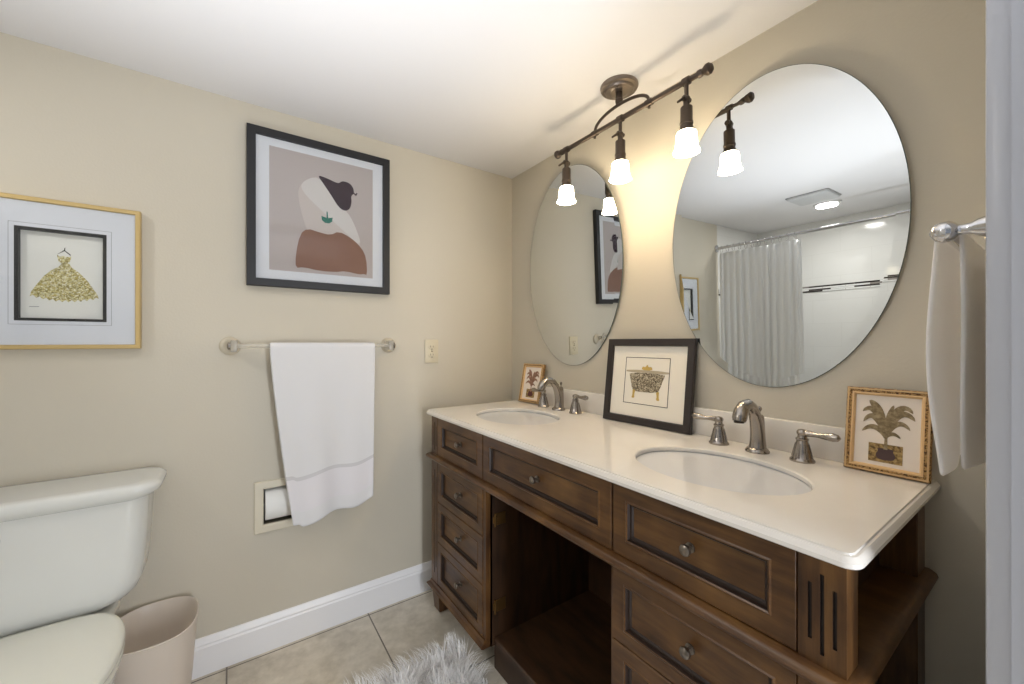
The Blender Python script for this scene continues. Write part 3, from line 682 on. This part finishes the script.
M_pot = mat('plum_brown_pot_print', '4F3C3C', 0.8); M_pot2 = mat('dark_wine_pot_print', '5A3030', 0.8)
palm_picture('small leopard-framed palm print at the right end of the countertop by the hand towel', (-0.052, -1.569, ZC+0.0005), 0.0, M_pot, M_leaf)
palm_picture('small leopard-framed palm print in the far corner of the countertop beside the far faucet', (-0.062, -0.243, ZC+0.0005), 0.10, M_pot2, M_leaf2)

# ------------------------------------------------------------------ towel bar, towel, outlet, paper holder on the left wall
BZ = 1.185; BY = -0.066
t = thing('towel_bar', 'clear acrylic towel bar on the left wall carrying the white bath towel', 'towel bar', (-1.0, 0, BZ))
obj('bar', MB().tube([(-1.274, BY, BZ), (-0.709, BY, BZ)], 0.008, 16), M_acrylic, t)
for x, s in ((-1.276, -1), (-0.707, 1)):
    p = MB().lathe([(0.034, 0.0), (0.034, -0.006), (0.029, -0.012), (0.020, -0.016)], (x+s*0.012, 0, BZ), 'Y', 28)
    po = obj('post', p, M_post, t)
    q = MB().box(x-0.011, x+0.011, -0.085, -0.012, BZ-0.022, BZ+0.022, 0.004, 2)
    obj('acrylic_block', q, M_acrylic, po, base=t.location)
    obj('end_cap', MB().lathe([(0.014, 0.0), (0.014, 0.006*s), (0.009, 0.010*s), (0.001, 0.011*s)], (x+s*0.011, BY, BZ), 'X', 18), M_nickel, po, base=t.location)
def towel_mesh(nu, nv, fn):
    m = MB(); m.add([fn(i/(nu-1), j/(nv-1)) for j in range(nv) for i in range(nu)], [(j*nu+i, j*nu+i+1, (j+1)*nu+i+1, (j+1)*nu+i) for j in range(nv-1) for i in range(nu-1)])
    return m
def bath(u, v):
    # v: 0 = back hem, 1 = front hem
    R = 0.0125
    Lb, Lf = 0.58, 0.685
    tot = Lb+PI*R+Lf; s = v*tot
    xl0, xr0 = -1.166, -0.776
    if s < Lb: z = BZ-(Lb-s); y = BY+R; d = (Lb-s)/0.69; side = 0
    elif s < Lb+PI*R:
        a = (s-Lb)/R; y = BY+R*math.cos(a); z = BZ+R*math.sin(a); d = 0; side = 0
    else:
        d0 = (s-Lb-PI*R)/Lf; d = d0
        drop = 0.690*(1-u)+0.645*u + 0.018*math.sin(u*PI)*(1 if u < .5 else 1) + 0.012*math.sin(u*9+0.5)*(u > 0.1)
        z = BZ - d0*drop; y = BY-R; side = 1
    xl = xl0+0.075*d**1.25; xr = xr0-0.010*d
    x = xl+(xr-xl)*u
    fold = 0.010*math.sin(u*PI*2.1+0.4)*d + 0.006*math.sin(u*PI*5+1.1+d*1.5)*d
    y = y + (-0.012*d*(0.6+0.4*math.cos(u*4)) - fold if side else fold*0.3)
    return (x, min(y, -0.006), z)
tw = towel_mesh(40, 90, bath)
nv, nu = 90, 40
for k, f in enumerate(tw.f):
    j = k//(nu-1)
    if 77 <= j < 85: tw.mi[k] = 1
    if j == 76: tw.mi[k] = 2
o = tw.build('bath_towel', [M_towel, M_towelband, M_towelline], base=(-0.97, BY, 0.5), smooth=60)
tag(o, 'white terry bath towel hanging over the acrylic bar on the left wall', 'towel')
md = o.modifiers.new('thickness', 'SOLIDIFY'); md.thickness = 0.007; md.offset = 0
md = o.modifiers.new('round', 'SUBSURF'); md.levels = 1; md.render_levels = 1

t = thing('wall_outlet', 'ivory duplex outlet on the left wall above the countertop corner', 'outlet', (-0.483, 0, 1.155))
pl = obj('cover_plate', MB().box(-0.518, -0.448, -0.006, 0.0, 1.098, 1.212, 0.0025, 2), M_plastic, t)
for dz in (-0.0195, 0.0195):
    zc = 1.155+dz
    r = MB().lathe([(0.0170, 0.0), (0.0170, -0.0078), (0.0155, -0.0085), (0.0005, -0.0085)], (-0.483, 0, zc), 'Y', 24, sx=0.82)
    ro = obj('receptacle', r, M_plastic, t)
    sl = MB().box(-0.491, -0.4892, -0.0088, -0.008, zc-0.001, zc+0.008).box(-0.4775, -0.4757, -0.0088, -0.008, zc-0.001, zc+0.007).box(-0.4855, -0.481, -0.0088, -0.008, zc-0.0115, zc-0.007)
    obj('slot', sl, M_slot, ro, smooth=None, base=t.location)
obj('screw', MB().lathe([(0.0035, 0), (0.0035, -0.0068), (0.001, -0.0072)], (-0.483, 0, 1.155), 'Y', 12), M_nickel, pl, base=t.location)

t = thing('toilet_paper_holder', 'ivory recessed paper holder set in the left wall below the bath towel', 'paper holder', (-1.13, 0, 0.564))
fx0, fx1, fz0, fz1 = -1.213, -1.048, 0.459, 0.659
fn = lambda u, v, d: (u, d, v)
obj('frame', MB().loft(rectloops(fx0, fx1, fz0, fz1, [(0, -0.0002), (0, -0.006), (0.003, -0.009), (0.026, -0.009), (0.031, -0.006), (0.0305, 0.004)], fn), cap0=False, cap1=False), M_cream_enamel, t, smooth=25)
rec = MB().loft(rectloops(hx0+.0005, hx1-.0005, hz0+.0005, hz1-.0005, [(0, 0.0005), (0, 0.095)], fn), cap0=False)
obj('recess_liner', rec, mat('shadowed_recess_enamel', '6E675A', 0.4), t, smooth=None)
obj('roller', MB().lathe([(0.009, -0.0515), (0.009, 0.0515)], (-1.1305, 0.028, 0.559), 'X', 14), M_white, t)
rl = MB().lathe([(0.02, -0.046), (0.060, -0.046), (0.0615, -0.044), (0.0615, 0.044), (0.060, 0.046), (0.02, 0.046)], (-1.1305, 0.028, 0.559), 'X', 48, cap0=False, cap1=False)
rl.lathe([(0.02, -0.046), (0.02, 0.046)], (-1.1305, 0.028, 0.559), 'X', 48, cap0=False, cap1=False)
o = rl.build('toilet_paper_roll', M_tissue, base=(-1.1305, 0.028, 0.559)); tag(o, 'white toilet paper roll in the recessed wall holder', 'toilet paper')

# ------------------------------------------------------------------ toilet
TX = -1.697
toi = thing('toilet', 'white two-piece toilet against the left wall under the gold-framed gown print', 'toilet', (TX, -0.40, 0))
def rrect(cx, cy, hx, hy, r, z, n=8):
    r = min(r, hx*.999, hy*.999); pts = []
    for sx, sy, a0 in ((1, 1, 0), (-1, 1, PI/2), (-1, -1, PI), (1, -1, 1.5*PI)):
        pts += [(cx+sx*(hx-r)+r*math.cos(a0+PI/2*k/n), cy+sy*(hy-r)+r*math.sin(a0+PI/2*k/n), z) for k in range(n+1)]
    return pts
tank = MB().loft([rrect(TX, -0.115, hx, hy, r, z) for hx, hy, r, z in ((0.105, 0.070, 0.05, 0.418), (0.135, 0.085, 0.055, 0.424), (0.158, 0.091, 0.055, 0.436), (0.176, 0.094, 0.055, 0.455), (0.188, 0.096, 0.052, 0.485), (0.194, 0.097, 0.05, 0.53), (0.200, 0.098, 0.048, 0.62), (0.205, 0.099, 0.047, 0.736))])
obj('tank', tank, M_toilet, toi, smooth=50)
lid = MB().loft([rrect(TX, -0.118, hx, hy, r, z) for hx, hy, r, z in ((0.205, 0.100, 0.05, 0.732), (0.215, 0.106, 0.055, 0.735), (0.232, 0.112, 0.06, 0.748), (0.236, 0.114, 0.06, 0.757), (0.2355, 0.1135, 0.06, 0.766), (0.228, 0.111, 0.058, 0.773), (0.220, 0.105, 0.052, 0.777), (0.19, 0.085, 0.04, 0.778))])
obj('tank_lid', lid, M_toilet, toi, smooth=50)
lv = MB().lathe([(0.012, 0.0), (0.012, -0.012), (0.008, -0.016)], (TX-0.15, -0.212, 0.69), 'Y', 16).tube([(TX-0.15, -0.228, 0.69), (TX-0.12, -0.232, 0.688), (TX-0.075, -0.232, 0.684)], [0.006, 0.006, 0.008], 10)
obj('flush_lever', lv, M_chrome, toi)
def egg(s, z, dy=0.0, n=56, w=0.187, yb=-0.222, yf=-0.715, back=0.48):
    yc = -0.445+dy; pts = []
    for k in range(n):
        a = 2*PI*k/n; c, sn = math.cos(a), math.sin(a)
        Ly = (yc-yf) if sn < 0 else (yb-yc)
        x = w*(abs(c)**0.85)*(1 if c > 0 else -1) if sn < 0 else w*(abs(c)**back)*(1 if c > 0 else -1)
        pts.append((TX+x*s, yc+sn*Ly*s, z))
    return pts
bowl = MB().loft([[(TX+(p[0]-TX)*kx, -0.40+(p[1]+0.40)*ky+oy, z) for p in egg(1, z)] for kx, ky, oy, z in ((0.60, 0.78, 0.02, 0.0), (0.60, 0.78, 0.02, 0.012), (0.56, 0.74, 0.02, 0.03), (0.50, 0.68, 0.02, 0.10), (0.52, 0.70, 0.015, 0.17), (0.66, 0.80, 0.005, 0.24), (0.85, 0.92, 0.0, 0.31), (0.95, 0.975, 0.0, 0.365), (0.97, 0.985, 0.0, 0.388), (0.94, 0.97, 0.0, 0.394))])
bowl.loft([rrect(TX, cy, hx, hy, 0.05, z) for cy, hx, hy, z in ((-0.16, 0.085, 0.12, 0.20), (-0.15, 0.10, 0.13, 0.28), (-0.145, 0.12, 0.135, 0.35), (-0.145, 0.128, 0.135, 0.385), (-0.145, 0.128, 0.135, 0.405), (-0.145, 0.120, 0.128, 0.412))])
obj('bowl', bowl, M_toilet, toi, smooth=50)
seat = MB().loft([egg(s, z) for s, z in ((0.97, 0.396), (0.995, 0.398), (1.005, 0.404), (1.0, 0.411), (0.985, 0.414))])
obj('seat', seat, M_seat, toi, smooth=50)
sl = MB().loft([egg(s, z) for s, z in ((0.97, 0.416), (0.998, 0.418), (1.008, 0.424), (1.004, 0.431), (0.985, 0.436), (0.93, 0.439), (0.6, 0.443), (0.2, 0.444))])
obj('seat_lid', sl, M_seat, toi, smooth=60)
for s in (-1, 1): obj('hinge', MB().box(TX+s*0.075-0.024, TX+s*0.075+0.024, -0.262, -0.228, 0.413, 0.437, 0.008, 3), M_seat, toi)

# waste basket
bin_ = MB()
def sup(cx, cy, a, b, z, n=48, e=2.6): return [(cx+a*abs(math.cos(q))**(2/e)*(1 if math.cos(q) >= 0 else -1), cy+b*abs(math.sin(q))**(2/e)*(1 if math.sin(q) >= 0 else -1), z) for q in [2*PI*k/n for k in range(n)]]
bcx, bcy = -1.484, -0.150
outer = [(0.084, 0.0), (0.088, 0.004), (0.096, 0.10), (0.105, 0.22), (0.110, 0.308), (0.1135, 0.309), (0.1140, 0.314), (0.111, 0.316)]
inner = [(0.108, 0.310), (0.103, 0.22), (0.094, 0.10), (0.084, 0.006)]
bin_.loft([sup(bcx, bcy, r*0.98, r*1.15, z) for r, z in outer+inner])
o = bin_.build('waste_basket', M_bin, base=(bcx, bcy, 0), smooth=50); tag(o, 'frosted translucent plastic waste basket on the floor between toilet and baseboard', 'waste basket')

# ------------------------------------------------------------------ rug
rx0, rx1, ry0, ry1 = -1.22, -0.555, -1.55, -0.415
t = thing('rug', 'fluffy white shag bath rug on the tile floor in front of the vanity', 'rug', ((rx0+rx1)/2, (ry0+ry1)/2, 0))
M_rug = mat('white_shag_fibre', 'E4E2E0', 0.9, spec=0.1, **{'Sheen Weight': 0.3})
_v = coords(M_rug); nodes(M_rug)[1].new(ramp(M_rug, noise(M_rug, _v, 18, 3).outputs[0], [(0.32, 'E3DFDC'), (0.55, 'FBFAF8')]), nodes(M_rug)[2].inputs['Base Color'])
obj('backing', MB().loft([rrect((rx0+rx1)/2, (ry0+ry1)/2, (rx1-rx0)/2-d, (ry1-ry0)/2-d, 0.06, z) for d, z in ((0.004, 0.0), (0.0, 0.004), (0.0, 0.010), (0.006, 0.013))]), M_rug, t)
NS = 15000
px = np.random.uniform(rx0, rx1, NS); py = np.random.uniform(ry0, ry1, NS)
cl = np.random.uniform([rx0, ry0], [rx1, ry1], (420, 2)); cdir = np.random.uniform(0, 2*PI, 420); 
V, F = [], []
for i in range(NS):
    d2 = (cl[:, 0]-px[i])**2+(cl[:, 1]-py[i])**2; k = int(d2.argmin())
    ang = cdir[k]+np.random.normal(0, 0.5); Lh = np.random.uniform(0.035, 0.062); lay = np.random.uniform(0.5, 1.25)
    dx, dy = math.cos(ang), math.sin(ang)
    ex = min(rx1-px[i], px[i]-rx0); ey = min(ry1-py[i], py[i]-ry0)
    if ex < 0.04: dx += (1 if px[i] > (rx0+rx1)/2 else -1)*1.2*(0.3 if px[i] > -0.8 else 1)
    if ey < 0.05: dy += (1 if py[i] > (ry0+ry1)/2 else -1)*1.4
    n_ = math.hypot(dx, dy); dx /= n_; dy /= n_
    sx_, sy_ = -dy, dx; wd = np.random.uniform(0.0009, 0.0018); b0 = len(V)
    for q in range(4):
        s = q/3; a = lay*s
        h = 0.010+Lh*(math.sin(a)/lay if False else s*math.cos(a*0.75)); rr = Lh*s*math.sin(a*0.75+0.1)
        x, y = px[i]+dx*rr, py[i]+dy*rr; ww = wd*(1-s*0.75)
        V += [(x-sx_*ww, y-sy_*ww, h), (x+sx_*ww, y+sy_*ww, h)]
    for q in range(3): F.append((b0+2*q, b0+2*q+1, b0+2*q+3, b0+2*q+2))
pile = MB(); pile.add(V, F); o = pile.build('shag_pile', M_rug, t, smooth=180); o['kind'] = 'stuff'

# ------------------------------------------------------------------ hand towel and chrome bar on the front wall
HY, HZ = -1.720, 1.352
t = thing('towel_bar', 'polished chrome towel bar beside the white door casing carrying the hand towel', 'towel bar', (-0.28, YC, HZ))
obj('bar', MB().tube([(-0.475, HY, HZ), (-0.085, HY, HZ)], 0.008, 14), M_chrome, t)
for x in (-0.475, -0.085):
    p = MB().lathe([(0.024, 0.0), (0.024, 0.005), (0.0185, 0.009), (0.0150, 0.018), (0.0115, 0.030), (0.0075, 0.037), (0.0068, 0.044), (0.0075, 0.048), (0.0115, 0.051), (0.0145, 0.057), (0.0145, 0.063), (0.0115, 0.070), (0.006, 0.074), (0.001, 0.076)], (x, YC, HZ), 'Y', 26)
    obj('post', p, M_chrome, t)
def hand(u, v):
    R = 0.0125; Lb, Lf = 0.335, 0.342; tot = Lb+PI*R+Lf; s = v*tot
    x = -0.455+u*0.335
    if s < Lb: d = (Lb-s)/Lb; z = HZ-(Lb-s); y = HY-R-0.004*d+0.006*math.sin(u*11+d*2)*d; sd = -1
    elif s < Lb+PI*R: a = (s-Lb)/R; d = 0; y = HY-R*math.cos(a); z = HZ+R*math.sin(a); sd = 0
    else: d = (s-Lb-PI*R)/Lf; z = HZ-(s-Lb-PI*R)*(1-0.0*u); y = HY+R+(0.006*math.sin(PI*min(1, d*1.05))-0.008*d*d)*(1-0.4*u)+0.004*math.sin(u*9+d*3)*d; sd = 1
    x += 0.006*math.sin(d*7+sd)*(1-u) - (0.018*d if sd > 0 else -0.025*d)*(1-u)
    return (x, max(y, YC+0.008), z)
ht = towel_mesh(26, 60, hand)
o = ht.build('hand_towel', M_handtowel, base=(-0.3, HY, 1.2), smooth=60)
tag(o, 'white terry hand towel on the chrome bar beside the door casing', 'towel')
md = o.modifiers.new('thickness', 'SOLIDIFY'); md.thickness = 0.006; md.offset = 0
md = o.modifiers.new('round', 'SUBSURF'); md.levels = 1; md.render_levels = 1

# ------------------------------------------------------------------ shower side, seen in the near mirror
RX, RZ = -2.235, 1.905
t = thing('curtain_rod', 'chrome shower curtain rod spanning the tub alcove, seen in the near mirror', 'curtain rod', (RX, -0.77, RZ))
obj('rod', MB().tube([(RX, -0.001, RZ), (RX, YT+0.001, RZ)], 0.0125, 18), M_chrome, t)
for y, s in ((0.0, -1), (YT, 1)): obj('flange', MB().lathe([(0.032, 0.0), (0.032, s*0.006), (0.02, s*0.014), (0.0135, s*0.02)], (RX, y, RZ), 'Y', 24), M_chrome, t)
NR = 12
def cur(u, v):
    y = -0.03-0.60*u; am = 0.009+0.008*v
    ph = 1.1*math.sin(u*11)+0.7*math.sin(u*23+1)*v
    return (RX+am*(0.65+0.35*math.sin(u*19+2))*math.sin(u*NR*2*PI+ph*min(1, v*4))+0.008*math.sin(u*7+2*v), y+0.005*math.sin(u*NR*4*PI+ph), RZ-0.045-(RZ-0.045-0.12)*v)
cm = towel_mesh(240, 24, cur)
o = cm.build('shower_curtain', M_curtain, base=(RX, -0.33, 0.12), smooth=70); tag(o, 'white pleated shower curtain drawn toward the left wall, seen in the near mirror', 'shower curtain')
md = o.modifiers.new('thickness', 'SOLIDIFY'); md.thickness = 0.0012
for k in range(NR):
    u = (k+0.25)/NR; y = -0.03-0.60*u
    ring = [(RX+0.022*math.sin(2*PI*q/20), y, RZ-0.006+0.024*math.cos(2*PI*q/20)-0.012*(0.5-0.5*math.cos(2*PI*q/20))) for q in range(20)]
    mb = MB(); n = 8; loops = []
    for q in range(20):
        a = 2*PI*q/20; cx_, cz_ = 0.024*math.sin(a), 0.030*math.cos(a)-0.013
        nx, nz = math.sin(a), math.cos(a)
        loops.append([(RX+cx_+nx*0.0018*math.cos(2*PI*j/n), y+0.0018*math.sin(2*PI*j/n), RZ+cz_+nz*0.0018*math.cos(2*PI*j/n)) for j in range(n)])
    mb.loft(loops, ring=True)
    o = mb.build('curtain_ring', M_chrome, base=(RX, y, RZ)); tag(o, 'small metal ring hanging the shower curtain from its rod', 'curtain ring', 'shower curtain rings')
t = thing('bathtub', 'white alcove bathtub behind the shower curtain', 'bathtub', (-2.62, -0.77, 0))
tb = MB().loft([rrect(-2.637, YT/2, 0.36-d, -YT/2-0.008-d, r, z) for d, r, z in ((0.012, 0.02, 0.0), (0.006, 0.02, 0.36), (0.0, 0.02, 0.38), (0.002, 0.02, 0.40), (0.06, 0.08, 0.402), (0.085, 0.12, 0.39), (0.12, 0.16, 0.12), (0.17, 0.16, 0.07), (0.30, 0.05, 0.065))])
obj('tub_shell', tb, M_tub, t, smooth=40)
obj('drain', MB().lathe([(0.03, 0.066), (0.03, 0.069), (0.02, 0.071), (0.001, 0.071)], (-2.62, -0.45, 0), n=20), M_chrome, t)
# exhaust fan grille and recessed light on the ceiling
M_fan = mat('greyed_fan_cover', 'BFC0C1', 0.5)
fx, fy = -2.10, -0.755
t = thing('exhaust_fan', 'square white ceiling exhaust fan cover, seen in the near mirror', 'exhaust fan', (fx, fy, H))
obj('cover', MB().loft([rrect(fx, fy, hx, hy, 0.02, H-z) for hx, hy, z in ((0.130, 0.120, 0.0), (0.130, 0.120, 0.012), (0.124, 0.114, 0.018), (0.10, 0.09, 0.021))]), M_fan, t)
obj('shadow_gap', MB().loft([rrect(fx, fy, 0.137, 0.127, 0.02, H-z) for z in (0.0, 0.004)]), mat('grey_fan_housing', '8C8C8C', 0.6), t)
t = thing('recessed_light', 'round lit recessed downlight in the ceiling over the bathtub, seen in the near mirror', 'ceiling light', (-2.40, -0.745, H))
obj('trim_ring', MB().loft([[(-2.40+r*math.cos(2*PI*k/36), -0.745+r*math.sin(2*PI*k/36), H-z) for k in range(36)] for r, z in ((0.085, 0.0), (0.085, 0.006), (0.078, 0.010), (0.066, 0.008), (0.066, 0.0))], cap0=False, cap1=False), M_white, t)
obj('lens', MB().lathe([(0.0655, -0.003), (0.064, -0.006), (0.001, -0.009)], (-2.40, -0.745, H), n=36), M_led, t)

for o in S.objects:
    if '_b' in o: del o['_b']
